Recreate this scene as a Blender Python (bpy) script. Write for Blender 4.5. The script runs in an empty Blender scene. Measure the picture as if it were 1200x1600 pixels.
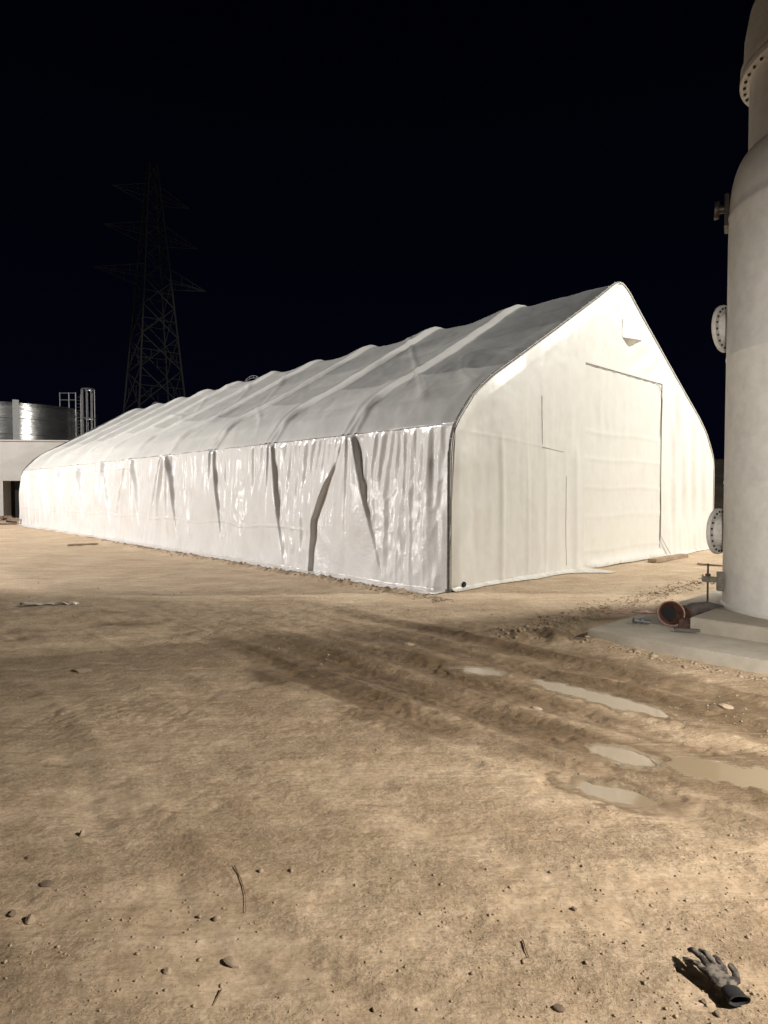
import bpy, bmesh, math, random
import numpy as np
from mathutils import Vector, Matrix
R = math.radians
random.seed(7); rng = np.random.default_rng(7)
S = bpy.context.scene; C = S.collection

# ------------------------------------------------------------------ camera
cam = bpy.data.cameras.new('camera'); camo = bpy.data.objects.new('camera', cam); C.objects.link(camo)
camo.location = (0, 0, 1.7); camo.rotation_euler = (R(90 - 1.8), 0, 0)
cam.sensor_width = 36; cam.lens = 951 / 1600 * 36; cam.clip_end = 3000; cam.clip_start = 0.05
S.camera = camo
# ------------------------------------------------------------------ night sky
W = bpy.data.worlds.new('World'); S.world = W; W.use_nodes = True
nt = W.node_tree; bg = nt.nodes['Background']
tc = nt.nodes.new('ShaderNodeTexCoord'); sx = nt.nodes.new('ShaderNodeSeparateXYZ'); rp = nt.nodes.new('ShaderNodeValToRGB')
nt.links.new(tc.outputs['Generated'], sx.inputs[0]); nt.links.new(sx.outputs['Z'], rp.inputs[0]); nt.links.new(rp.outputs[0], bg.inputs[0])
rp.color_ramp.elements[0].color = (.0010, .0013, .0048, 1); rp.color_ramp.elements[0].position = 0.0
rp.color_ramp.elements[1].color = (.0003, .0004, .0014, 1); rp.color_ramp.elements[1].position = 0.6
bg.inputs[1].default_value = 1.0
# ------------------------------------------------------------------ site lamps and added fill lamps (all out of frame)
def spot(name, loc, aim, energy, size, blend, col, rad=0.25):
    l = bpy.data.lights.new(name, 'SPOT'); l.energy = energy; l.spot_size = R(size); l.spot_blend = blend
    l.color = col; l.shadow_soft_size = rad
    o = bpy.data.objects.new(name, l); C.objects.link(o); o.location = loc
    o.rotation_euler = (Vector(aim) - Vector(loc)).to_track_quat('-Z', 'Y').to_euler(); return o
# floodlight beyond the tank, on the gable
def shuttered(name, L, p, q, h, energy, blend, col, rad):
    """floodlight whose beam of half-angle h ends on the ground along the line p-q"""
    L = np.array(L, float); d1 = np.array([*p, 0]) - L; d1 /= np.linalg.norm(d1); d2 = np.array([*q, 0]) - L; d2 /= np.linalg.norm(d2)
    base = math.cos(R(h)) / (1 + d1 @ d2) * (d1 + d2); cr = np.cross(d1, d2); cr /= np.linalg.norm(cr); k = math.sqrt(1 - base @ base)
    a = max((base + k * cr, base - k * cr), key=lambda v: v[1])
    return spot(name, L, L + a * 10, energy, 2 * h, blend, col, rad)
shuttered('floodlight', (19.0, 11.8, 12.0), (2.15, 8.17), (4.3, 9.0), 60, 18000, 0.04, (1, .955, .87), .3)
# floodlight to the left, on the long side, then an added low one
shuttered('floodlight', (-29.0, 13.6, 18.0), (1, 8.5), (-6, 9.6), 54, 41000, 0.10, (1, .955, .90), .35)
shuttered('floodlight', (-29.0, 13.6, 4.0), (1, 8.5), (-6, 9.6), 51, 5000, 0.10, (1, .955, .90), .35)  # unseen low lamp, added to put sheen on the lower curtain
# lamp over the yard, right of the camera
L3 = (6.8, .2, 5.2)
spot('yard_lamp', L3, (1.2, 3.4, 0), 4200, 60, 1.0, (1, .92, .81), .10)
spot('yard_lamp', L3, (2.0, 2.6, 0), 1150, 105, 1.0, (1, .90, .77), .10)
# added fill lamp behind the camera, brightens the tank
spot('tank_fill', (-1.5, -4.0, 2.6), (6.4, 7.3, 1.8), 5600, 42, 1.0, (1, .96, .88), .15)
S.view_settings.view_transform = 'Standard'; S.view_settings.look = 'None'
S.view_settings.exposure = 0.0; S.view_settings.gamma = 1.0

# ------------------------------------------------------------------ helpers
def _h(ix, iy, seed):
    n = (ix.astype(np.int64) * 374761393 + iy.astype(np.int64) * 668265263 + seed * 1274126177) & 0xffffffff
    n = ((n ^ (n >> 13)) * 1274126177) & 0xffffffff
    return ((n ^ (n >> 16)) & 0xffff) / 65535.0
def vn(x, y, seed=0):
    x = np.asarray(x, float); y = np.asarray(y, float); x, y = np.broadcast_arrays(x, y)
    ix = np.floor(x); iy = np.floor(y); fx = x - ix; fy = y - iy
    fx = fx * fx * (3 - 2 * fx); fy = fy * fy * (3 - 2 * fy); ix = ix.astype(np.int64); iy = iy.astype(np.int64)
    a = _h(ix, iy, seed); b = _h(ix + 1, iy, seed); c = _h(ix, iy + 1, seed); d = _h(ix + 1, iy + 1, seed)
    return (a + (b - a) * fx) * (1 - fy) + (c + (d - c) * fx) * fy
def fbm(x, y, seed=0, o=4):
    s = 0; a = 1; t = 0
    for k in range(o):
        s = s + a * (vn(x * 2 ** k, y * 2 ** k, seed + k * 17) - .5); t += a; a *= .55
    return s / t * 2
def sst(a, b, x):
    t = np.clip((x - a) / (b - a), 0, 1); return t * t * (3 - 2 * t)
def tag(o, label=None, cat=None, group=None, kind=None):
    if label: o['label'] = label
    if cat: o['category'] = cat
    if group: o['group'] = group
    if kind: o['kind'] = kind
    return o
def empty(name, loc, label, cat, group=None, rz=0):
    o = bpy.data.objects.new(name, None); C.objects.link(o); o.location = loc; o.rotation_euler.z = rz
    o.empty_display_size = .2
    return tag(o, label, cat, group)
def link(name, me, mat, parent=None, smooth=True):
    me.materials.append(mat)
    if smooth: me.polygons.foreach_set('use_smooth', [True] * len(me.polygons))
    o = bpy.data.objects.new(name, me); C.objects.link(o)
    if parent: o.parent = parent
    return o
def from_np(name, V, F, mat, parent=None, attrs=None, smooth=True):
    V = np.asarray(V, dtype=np.float32); F = np.asarray(F, dtype=np.int32)
    me = bpy.data.meshes.new(name); k = F.shape[1]
    me.vertices.add(len(V)); me.vertices.foreach_set('co', V.ravel())
    me.loops.add(F.size); me.loops.foreach_set('vertex_index', F.ravel())
    me.polygons.add(len(F)); me.polygons.foreach_set('loop_start', np.arange(0, F.size, k, dtype=np.int32))
    me.update(calc_edges=True); me.validate()
    for n, a in (attrs or {}).items():
        at = me.attributes.new(n, 'FLOAT', 'POINT'); at.data.foreach_set('value', np.asarray(a, dtype=np.float32))
    return link(name, me, mat, parent, smooth)
def gridF(nu, nv, keep=None):
    i, j = np.meshgrid(np.arange(nu - 1), np.arange(nv - 1), indexing='ij')
    if keep is not None: i = i[keep]; j = j[keep]
    i = i.ravel(); j = j.ravel()
    return np.stack([i * nv + j, (i + 1) * nv + j, (i + 1) * nv + j + 1, i * nv + j + 1], 1)
class MB:
    def __init__(s): s.b = bmesh.new()
    def tube(s, pts, r, n=10, cap=True, r2=None):
        pts = [Vector(p) for p in pts]; rings = []
        m = len(pts); up = None
        for i, p in enumerate(pts):
            t = (pts[min(i + 1, m - 1)] - pts[max(i - 1, 0)]).normalized()
            if up is None: up = Vector((0, 0, 1)) if abs(t.z) < .9 else Vector((1, 0, 0))
            a = t.cross(up).normalized(); b = a.cross(t).normalized(); up = b
            rr = r if r2 is None else r + (r2 - r) * i / (m - 1)
            rings.append([s.b.verts.new(p + a * rr * math.cos(2 * math.pi * k / n) + b * rr * math.sin(2 * math.pi * k / n)) for k in range(n)])
        for i in range(m - 1):
            for k in range(n): s.b.faces.new((rings[i][k], rings[i][(k + 1) % n], rings[i + 1][(k + 1) % n], rings[i + 1][k]))
        if cap: s.b.faces.new(rings[0][::-1]); s.b.faces.new(rings[-1])
        return s
    def box(s, c, d, M=None, bev=0.0):
        g = bmesh.ops.create_cube(s.b, size=1)
        for v in g['verts']:
            v.co = Vector((v.co.x * d[0], v.co.y * d[1], v.co.z * d[2]))
        if bev:
            es = list({e for v in g['verts'] for e in v.link_edges})
            r = bmesh.ops.bevel(s.b, geom=es, offset=bev, segments=2, affect='EDGES'); vs = list({v for f in r['faces'] for v in f.verts} | {v for v in g['verts'] if v.is_valid})
        else: vs = g['verts']
        for v in vs:
            v.co = (M @ v.co if M else v.co) + Vector(c)
        return s
    def lathe(s, prof, n=64, c=(0, 0, 0), M=None):
        rings = []
        for r, z in prof:
            ring = []
            for k in range(n):
                a = 2 * math.pi * k / n; p = Vector((r * math.cos(a), r * math.sin(a), z))
                ring.append(s.b.verts.new((M @ p if M else p) + Vector(c)))
            rings.append(ring)
        for i in range(len(prof) - 1):
            for k in range(n): s.b.faces.new((rings[i][k], rings[i][(k + 1) % n], rings[i + 1][(k + 1) % n], rings[i + 1][k]))
        return s
    def build(s, name, mat, parent=None, smooth=False):
        me = bpy.data.meshes.new(name); s.b.normal_update(); s.b.to_mesh(me); s.b.free()
        o = link(name, me, mat, parent, smooth)
        if smooth: 
            me.update()
            try: me.set_sharp_from_angle(angle=R(35))
            except Exception: pass
        return o
def bar(mb, p, q, w):
    p = Vector(p); q = Vector(q); mb.tube([p, q], w * .6, 4)

def mat(name, col, rough=.6, metal=0, spec=.5, noise=None, bump=None, coat=0):
    """noise=(scale, col2, lo, hi) ; bump=[(scale, strength, dist, detail, stretch)]"""
    m = bpy.data.materials.new(name); m.use_nodes = True; t = m.node_tree; N = t.nodes; p = N['Principled BSDF']
    p.inputs['Roughness'].default_value = rough; p.inputs['Metallic'].default_value = metal
    p.inputs['Specular IOR Level'].default_value = spec; p.inputs['Coat Weight'].default_value = coat
    p.inputs['Base Color'].default_value = (*col, 1)
    g = N.new('ShaderNodeTexCoord')
    if noise:
        n = N.new('ShaderNodeTexNoise'); n.inputs['Scale'].default_value = noise[0]; n.inputs['Detail'].default_value = 8; n.inputs['Roughness'].default_value = .6
        t.links.new(g.outputs['Object'], n.inputs['Vector'])
        r = N.new('ShaderNodeValToRGB'); r.color_ramp.elements[0].position = noise[2]; r.color_ramp.elements[1].position = noise[3]
        r.color_ramp.elements[0].color = (*noise[1], 1); r.color_ramp.elements[1].color = (*col, 1)
        t.links.new(n.outputs[0], r.inputs[0]); t.links.new(r.outputs[0], p.inputs['Base Color'])
    prev = None
    for sc, st, di, de, sv in (bump or []):
        mp = N.new('ShaderNodeMapping'); mp.inputs['Scale'].default_value = sv; t.links.new(g.outputs['Object'], mp.inputs[0])
        n = N.new('ShaderNodeTexNoise'); n.inputs['Scale'].default_value = sc; n.inputs['Detail'].default_value = de; n.inputs['Roughness'].default_value = .6
        t.links.new(mp.outputs[0], n.inputs['Vector'])
        b = N.new('ShaderNodeBump'); b.inputs['Strength'].default_value = st; b.inputs['Distance'].default_value = di
        t.links.new(n.outputs[0], b.inputs['Height'])
        if prev: t.links.new(prev.outputs[0], b.inputs['Normal'])
        prev = b
    if prev: t.links.new(prev.outputs[0], p.inputs['Normal'])
    return m

def crinkle(m, sc, st, di):
    """sharp creases of stiff sheeting: distance-to-edge voronoi on top of the material's bumps"""
    t = m.node_tree; N = t.nodes; p = N['Principled BSDF']; g = N.new('ShaderNodeTexCoord')
    nz = N.new('ShaderNodeTexNoise'); nz.inputs['Scale'].default_value = sc * .6; nz.inputs['Detail'].default_value = 3
    t.links.new(g.outputs['Object'], nz.inputs['Vector'])
    mx = N.new('ShaderNodeVectorMath'); mx.operation = 'MULTIPLY_ADD'; mx.inputs[1].default_value = (.5, .5, .5)
    t.links.new(nz.outputs['Color'], mx.inputs[0]); t.links.new(g.outputs['Object'], mx.inputs[2])
    v = N.new('ShaderNodeTexVoronoi'); v.feature = 'F1'; v.inputs['Scale'].default_value = sc
    t.links.new(mx.outputs[0], v.inputs['Vector'])
    b = N.new('ShaderNodeBump'); b.inputs['Strength'].default_value = st; b.inputs['Distance'].default_value = di
    t.links.new(v.outputs['Distance'], b.inputs['Height'])
    if p.inputs['Normal'].links: t.links.new(p.inputs['Normal'].links[0].from_socket, b.inputs['Normal'])
    t.links.new(b.outputs[0], p.inputs['Normal'])
    return m

M = {}
M['gable'] = mat('gable_sheeting', (.75, .74, .70), .42, noise=(3.5, (.71, .695, .645), .3, .6), bump=[(3, .25, .03, 3, (1, 1, .5)), (70, .10, .003, 2, (1, 1, 1))])
M['curtain'] = crinkle(mat('curtain_sheeting', (.70, .69, .685), .28, spec=.7, noise=(1.6, (.62, .605, .59), .25, .55), bump=[(4, .30, .03, 4, (1, 1, .35)), (38, .12, .004, 3, (1, 1, .8))]), 9, .22, .012)
M['door'] = mat('door_sheeting', (.76, .75, .705), .31, noise=(2.5, (.72, .71, .655), .3, .6), bump=[(4, .3, .02, 3, (1.6, 1.6, .35)), (80, .1, .003, 2, (1, 1, 1))])
M['dark_tube'] = mat('weathered_steel_tube', (.10, .10, .10), .5, .5, noise=(20, (.2, .19, .18), .4, .7))
M['lace'] = mat('white_lacing_rope', (.62, .60, .56), .7)
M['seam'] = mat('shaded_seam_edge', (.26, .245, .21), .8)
M['tank'] = mat('painted_tank_shell', (.66, .635, .595), .5, spec=.45, noise=(7, (.56, .54, .51), .3, .62), bump=[(55, .22, .004, 3, (1, 1, 1)), (2.2, .2, .02, 3, (1, 1, 1))])
M['flange'] = mat('painted_flange', (.58, .55, .51), .5, noise=(20, (.48, .45, .42), .35, .6))
M['hole'] = mat('bolt_dark', (.03, .03, .035), .5, .4)
M['green'] = mat('dark_bracket_steel', (.028, .030, .028), .45, .5, noise=(30, (.09, .07, .05), .4, .7))
M['galv'] = mat('galvanised_steel', (.42, .42, .42), .35, .7, noise=(9, (.3, .3, .3), .35, .65))
M['pylon'] = mat('pylon_steel', (.075, .072, .07), .7, .2)
M['concrete'] = mat('concrete', (.52, .48, .415), .85, noise=(4.5, (.40, .36, .30), .3, .66), bump=[(30, .4, .006, 5, (1, 1, 1)), (3, .3, .02, 4, (1, 1, 1))])
M['concrete2'] = mat('cast_concrete', (.40, .36, .30), .85, noise=(3, (.28, .245, .20), .3, .7), bump=[(40, .5, .006, 5, (1, 1, 1))])
M['render'] = mat('rendered_wall', (.46, .445, .42), .9, noise=(1.2, (.40, .385, .365), .3, .7), bump=[(8, .2, .01, 5, (1, 1, 1))])
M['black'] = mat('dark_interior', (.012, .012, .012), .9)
M['redpipe'] = mat('reddish_pipe', (.11, .045, .03), .55, noise=(18, (.22, .125, .09), .35, .62))
M['blackpipe'] = mat('dark_rubber_sleeve', (.04, .04, .045), .5, noise=(20, (.1, .08, .07), .4, .7))
M['rust'] = mat('rusty_steel', (.12, .06, .04), .8, .3, noise=(25, (.05, .03, .025), .4, .6))
M['wood'] = mat('weathered_wood', (.40, .31, .21), .8, noise=(9, (.24, .17, .11), .35, .65), bump=[(14, .5, .01, 6, (1, 8, 8))])
M['twig'] = mat('dry_twig', (.13, .065, .035), .8)
M['yellow'] = mat('crumpled_yellow_sheet', (.50, .40, .16), .6)
M['plastic'] = mat('clear_plastic_scrap', (.62, .58, .52), .2, spec=.8)
M['pink'] = mat('pink_film', (.52, .34, .29), .5)
M['stone'] = mat('limestone_chip', (.48, .385, .28), .9, noise=(30, (.32, .25, .175), .3, .7), bump=[(60, .5, .004, 4, (1, 1, 1))])
M['darkstone'] = mat('dark_stone', (.11, .08, .06), .85, noise=(40, (.2, .15, .1), .4, .7))
M['glove'] = mat('dirty_grey_knit', (.21, .185, .16), .9, noise=(30, (.04, .034, .03), .45, .56), bump=[(260, .7, .002, 2, (1, 1, 1)), (40, .5, .006, 3, (1, 1, 1))])
M['cuff'] = mat('black_glove_cuff', (.012, .012, .014), .75, bump=[(300, .7, .002, 2, (1, 1, 1))])
M['hill'] = mat('dry_hillside', (.10, .078, .058), .95, noise=(.5, (.04, .028, .02), .35, .6), bump=[(2, 1, .4, 6, (1, 1, 1))])
M['debris'] = mat('dark_scrap', (.07, .05, .04), .8, noise=(12, (.2, .14, .1), .4, .7))

def splash(m, h, col, amt):
    '''dried mud thrown up on the foot of a sheet or shell: ragged stains with their own outline'''
    t = m.node_tree; N = t.nodes; L = t.links.new; p = N['Principled BSDF']; g = N.new('ShaderNodeTexCoord'); sp = N.new('ShaderNodeSeparateXYZ'); L(g.outputs['Object'], sp.inputs[0])
    n = N.new('ShaderNodeTexNoise'); n.inputs['Scale'].default_value = 7; n.inputs['Detail'].default_value = 10; n.inputs['Roughness'].default_value = .75; L(g.outputs['Object'], n.inputs['Vector'])
    a = N.new('ShaderNodeMath'); a.operation = 'MULTIPLY_ADD'; L(n.outputs[0], a.inputs[0]); a.inputs[1].default_value = -h * 3.2; L(sp.outputs['Z'], a.inputs[2])
    r_ = N.new('ShaderNodeMapRange'); r_.interpolation_type = 'SMOOTHSTEP'; L(a.outputs[0], r_.inputs[0]); r_.inputs[1].default_value = -h * 1.9; r_.inputs[2].default_value = -h * .9; r_.inputs[3].default_value = amt; r_.inputs[4].default_value = 0
    x = N.new('ShaderNodeMix'); x.data_type = 'RGBA'; L(r_.outputs[0], x.inputs[0]); x.inputs[7].default_value = (*col, 1)
    L(p.inputs['Base Color'].links[0].from_socket, x.inputs[6]); L(x.outputs[2], p.inputs['Base Color'])
for k, h, a_ in (('gable', .16, .55), ('curtain', .13, .45), ('door', .18, .5), ('tank', .10, .5)): splash(M[k], h, (.42, .33, .23), a_)

# roof sheeting: grey panels, tone per point
def roof_material():
    m = mat('roof_sheeting', (.7, .7, .7), .6, bump=[(3, .35, .04, 4, (1, 1, 1)), (45, .12, .004, 2, (1, 1, 1))])
    t = m.node_tree; N = t.nodes; p = N['Principled BSDF']
    a = N.new('ShaderNodeAttribute'); a.attribute_name = 'tone'
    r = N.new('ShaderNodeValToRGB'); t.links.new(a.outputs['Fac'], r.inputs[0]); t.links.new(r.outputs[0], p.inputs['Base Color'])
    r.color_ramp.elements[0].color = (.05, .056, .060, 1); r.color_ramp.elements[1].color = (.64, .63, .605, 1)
    return m
M['roof'] = roof_material()

# ------------------------------------------------------------------ ground height
P0 = np.array([1.097, 10.43]); A = np.array([-.677, .7360]); A /= np.linalg.norm(A); B = np.array([-A[1] * -1, A[0] * -1]); B = np.array([A[1], -A[0]])
D0, D1, DZ = 4.46, 8.40, 4.54; LEN = 30.5; WID = 12.2
def uv(x, y): return x * .69 - y * .724, x * .724 + y * .69     # along the tracks, across them
PUD = [  # cx, cy, half-length, half-width, angle
    (.91, 5.70, .17, .07, -25), (1.80, 4.98, .62, .115, -48), (1.55, 3.86, .19, .09, -38), (2.12, 3.60, .42, .15, -30), (1.30, 3.42, .24, .085, -28)]
PZ = -.045
def pud_mask(x, y, grow=0.0, only=None):
    m = np.zeros(np.broadcast(x, y).shape)
    for i, (cx, cy, a, b, an) in enumerate(PUD):
        if only is not None and i != only: continue
        c, s = math.cos(R(an)), math.sin(R(an)); dx = x - cx; dy = y - cy
        q = np.sqrt(((dx * c + dy * s) / (a + grow)) ** 2 + ((-dx * s + dy * c) / (b + grow)) ** 2) + .34 * fbm(x * 5, y * 5, 90 + i, 4) + .34 * fbm(x * 16, y * 16, 95 + i, 3)
        m = np.maximum(m, 1 - sst(.75, 1.15, q))
    return m
def wet_and_shade(x, y):
    u, v = uv(x, y)
    n = fbm(x * .9, y * .9, 5, 4)
    w = sst(2.9, 3.5, v + n * .5) * (1 - sst(5.6, 6.5, v + n * .35)) * (.45 * sst(-13, -7, u + n) + .55 * sst(-7.8, -3.4, u + n))
    streak = fbm(u * .5, v * 3.2, 12, 4)
    w = w * np.clip(.80 + streak * .75, 0, 1)
    # churned mud by the corner of the pad
    e = np.exp(-(((x - 2.0) / .8) ** 2 + ((y - 7.25) / .42) ** 2))
    w = np.maximum(w, e * (.8 + .5 * fbm(x * 4, y * 4, 33, 3)))
    # track running along the back edge of the pad
    d = (x - 1.9) * .70 - (y - 7.35) * .714; l = (x - 1.9) * .714 + (y - 7.35) * .70
    w = np.maximum(w, .40 * np.exp(-((d + .12) / .22) ** 2) * sst(-.4, .4, l) * (1 - sst(1.5, 6, l)))
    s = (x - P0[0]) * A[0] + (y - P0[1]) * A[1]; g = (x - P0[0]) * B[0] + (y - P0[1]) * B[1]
    w = np.maximum(w, .55 * np.exp(-((g + .80 + .08 * fbm(s * .8, s * 0, 50, 2)) / .10) ** 2) * sst(-.6, .4, s) * (1 - sst(9, 15, s)) * np.clip(.6 + 1.6 * fbm(x * 5, y * 5, 52, 3), 0, 1.4))  # dark line painted along the berm in place of its shadow
    # left damp band
    w = np.maximum(w, .50 * np.exp(-(((x + 3.2) / 3.8) ** 2)) * sst(6.0, 7.4, y + n) * (1 - sst(8.7, 9.6, y + n * .5)) * (.7 + fbm(x * 1.6, y * 2.8, 8, 4)))
    return np.clip(w, 0, 1)
def gh0(x, y):
    x = np.asarray(x, float); y = np.asarray(y, float); u, v = uv(x, y)
    r2 = np.hypot(x, y)
    h = .030 * fbm(x * .45, y * .45, 1, 3) + .012 * fbm(x * 2.2, y * 2.2, 2, 4)
    h = h + .006 * fbm(x * 11, y * 11, 3, 3) * (1 - sst(10, 20, r2))
    h = h + .05 * fbm(x * .05, y * .05, 6, 2) * sst(25, 80, r2)
    wt = wet_and_shade(x, y)
    # wheel ruts
    vv = v + .10 * fbm(u * .4, u * 0 + 3, 14, 2)
    rut = 0
    for c, a, wd in ((5.95, .030, .13), (5.45, .035, .12), (4.95, .026, .15), (4.35, .034, .13), (3.8, .026, .12), (3.3, .018, .10)):
        rut = rut - a * np.exp(-((vv - c) / wd) ** 2) + a * .6 * np.exp(-((np.abs(vv - c) - wd * 1.9) / (wd * .5)) ** 2)
    h = h + rut * sst(-7.5, -4, u) * (.7 + .6 * fbm(u * 1.3, v * 5, 22, 3))
    h = h + wt * .020 * fbm(x * 7, y * 7, 44, 4)
    h = h + .007 * fbm(u * .7, v * 9, 45, 3) * (.35 + wt) + .0035 * fbm(u * 1.2, v * 26, 46, 2) * (.4 + wt) * (1 - sst(9, 14, r2))
    for c, a, wd, u0, u1 in ((1.15, .014, .13, -9, 1), (.35, .012, .12, -9, 1), (-.4, .012, .14, -9, 1), (2.35, .012, .10, -9, 2), (1.9, .010, .09, -9, 2), (1.2, .009, .12, -7, 2), (6.9, .016, .18, -25, -5.5), (6.2, .012, .2, -25, -6)):
        h = h - (a * np.exp(-((vv - c) / wd) ** 2) - a * .7 * np.exp(-((vv - c - wd * 2) / (wd * .6)) ** 2)) * sst(u0, u0 + 2, u) * (1 - sst(u1 - 1, u1, u)) * (.6 + fbm(u * 1.5, v * 4, 23, 3))
    # low crumbly berm along the skirt of the long side, turning towards the pad
    s = (x - P0[0]) * A[0] + (y - P0[1]) * A[1]; g = (x - P0[0]) * B[0] + (y - P0[1]) * B[1]   # g<0 in front of long side
    br = np.exp(-((g + .72 + .08 * fbm(s * .8, s * 0, 50, 2)) / .13) ** 2) * sst(-.9, .3, s) * (1 - sst(22, 28, s))
    h = h + br * (.045 + .085 * np.abs(fbm(x * 6, y * 6, 51, 3)))
    # churned tyre track along pad back edge
    d = (x - 1.9) * .70 - (y - 7.35) * .714; l = (x - 1.9) * .714 + (y - 7.35) * .70
    tr = np.exp(-((d + .12) / .24) ** 2) * sst(-.6, .3, l) * (1 - sst(5, 8, l))
    lug = np.sin((l + np.abs(d + .12) * .6) * 2 * np.pi / .13)
    h = h + tr * (.012 * lug - .02 + .045 * fbm(x * 5, y * 5, 60, 4))
    e = np.exp(-(((x - 2.0) / .75) ** 2 + ((y - 7.2) / .40) ** 2))
    h = h + e * (.09 * fbm(x * 4.5, y * 4.5, 61, 4) + .01)
    # foreground clods
    cl = fbm(x * 1.1, y * 1.1, 70, 2)
    h = h + .010 * np.clip(cl + .1, 0, 1) * fbm(x * 24, y * 24, 71, 2) * (1 - sst(6, 9, r2))
    # keep ground just under the pad and the inside of the tent
    inp = ((x - 2.35) * .68 - (y - 7.0) * .733 > .08) & ((x - 2.35) * .733 + (y - 7.0) * .68 > .08) & (((x - 2.35) * .733 + (y - 7.0) * .68) < 6)
    h = np.where(inp & (np.hypot(x - 2.35, y - 7) < 12), np.minimum(h, .0), h)
    return h
PUDZ = [float(np.mean(gh0(cx + a * .6 * np.cos(np.arange(12)) * math.cos(R(an)), cy + a * .6 * np.cos(np.arange(12)) * math.sin(R(an))))) - .004 for cx, cy, a, b, an in PUD]
PUDZ[2] = PUDZ[3] - .003
def gh(x, y):
    h = gh0(x, y)
    for i in range(len(PUD)):
        ring = pud_mask(x, y, .24, i); h = h * (1 - ring) + ring * np.maximum(h * .5 + PUDZ[i] * .5, PUDZ[i] + .002 + .003 * fbm(x * 9, y * 9, 77, 3))
    for i in range(len(PUD)):
        pm = pud_mask(x, y, 0, i); h = h * (1 - pm) + (PUDZ[i] - .012) * pm
    return h
def ghf(x, y): return float(gh(np.array([x]), np.array([y]))[0])

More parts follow.
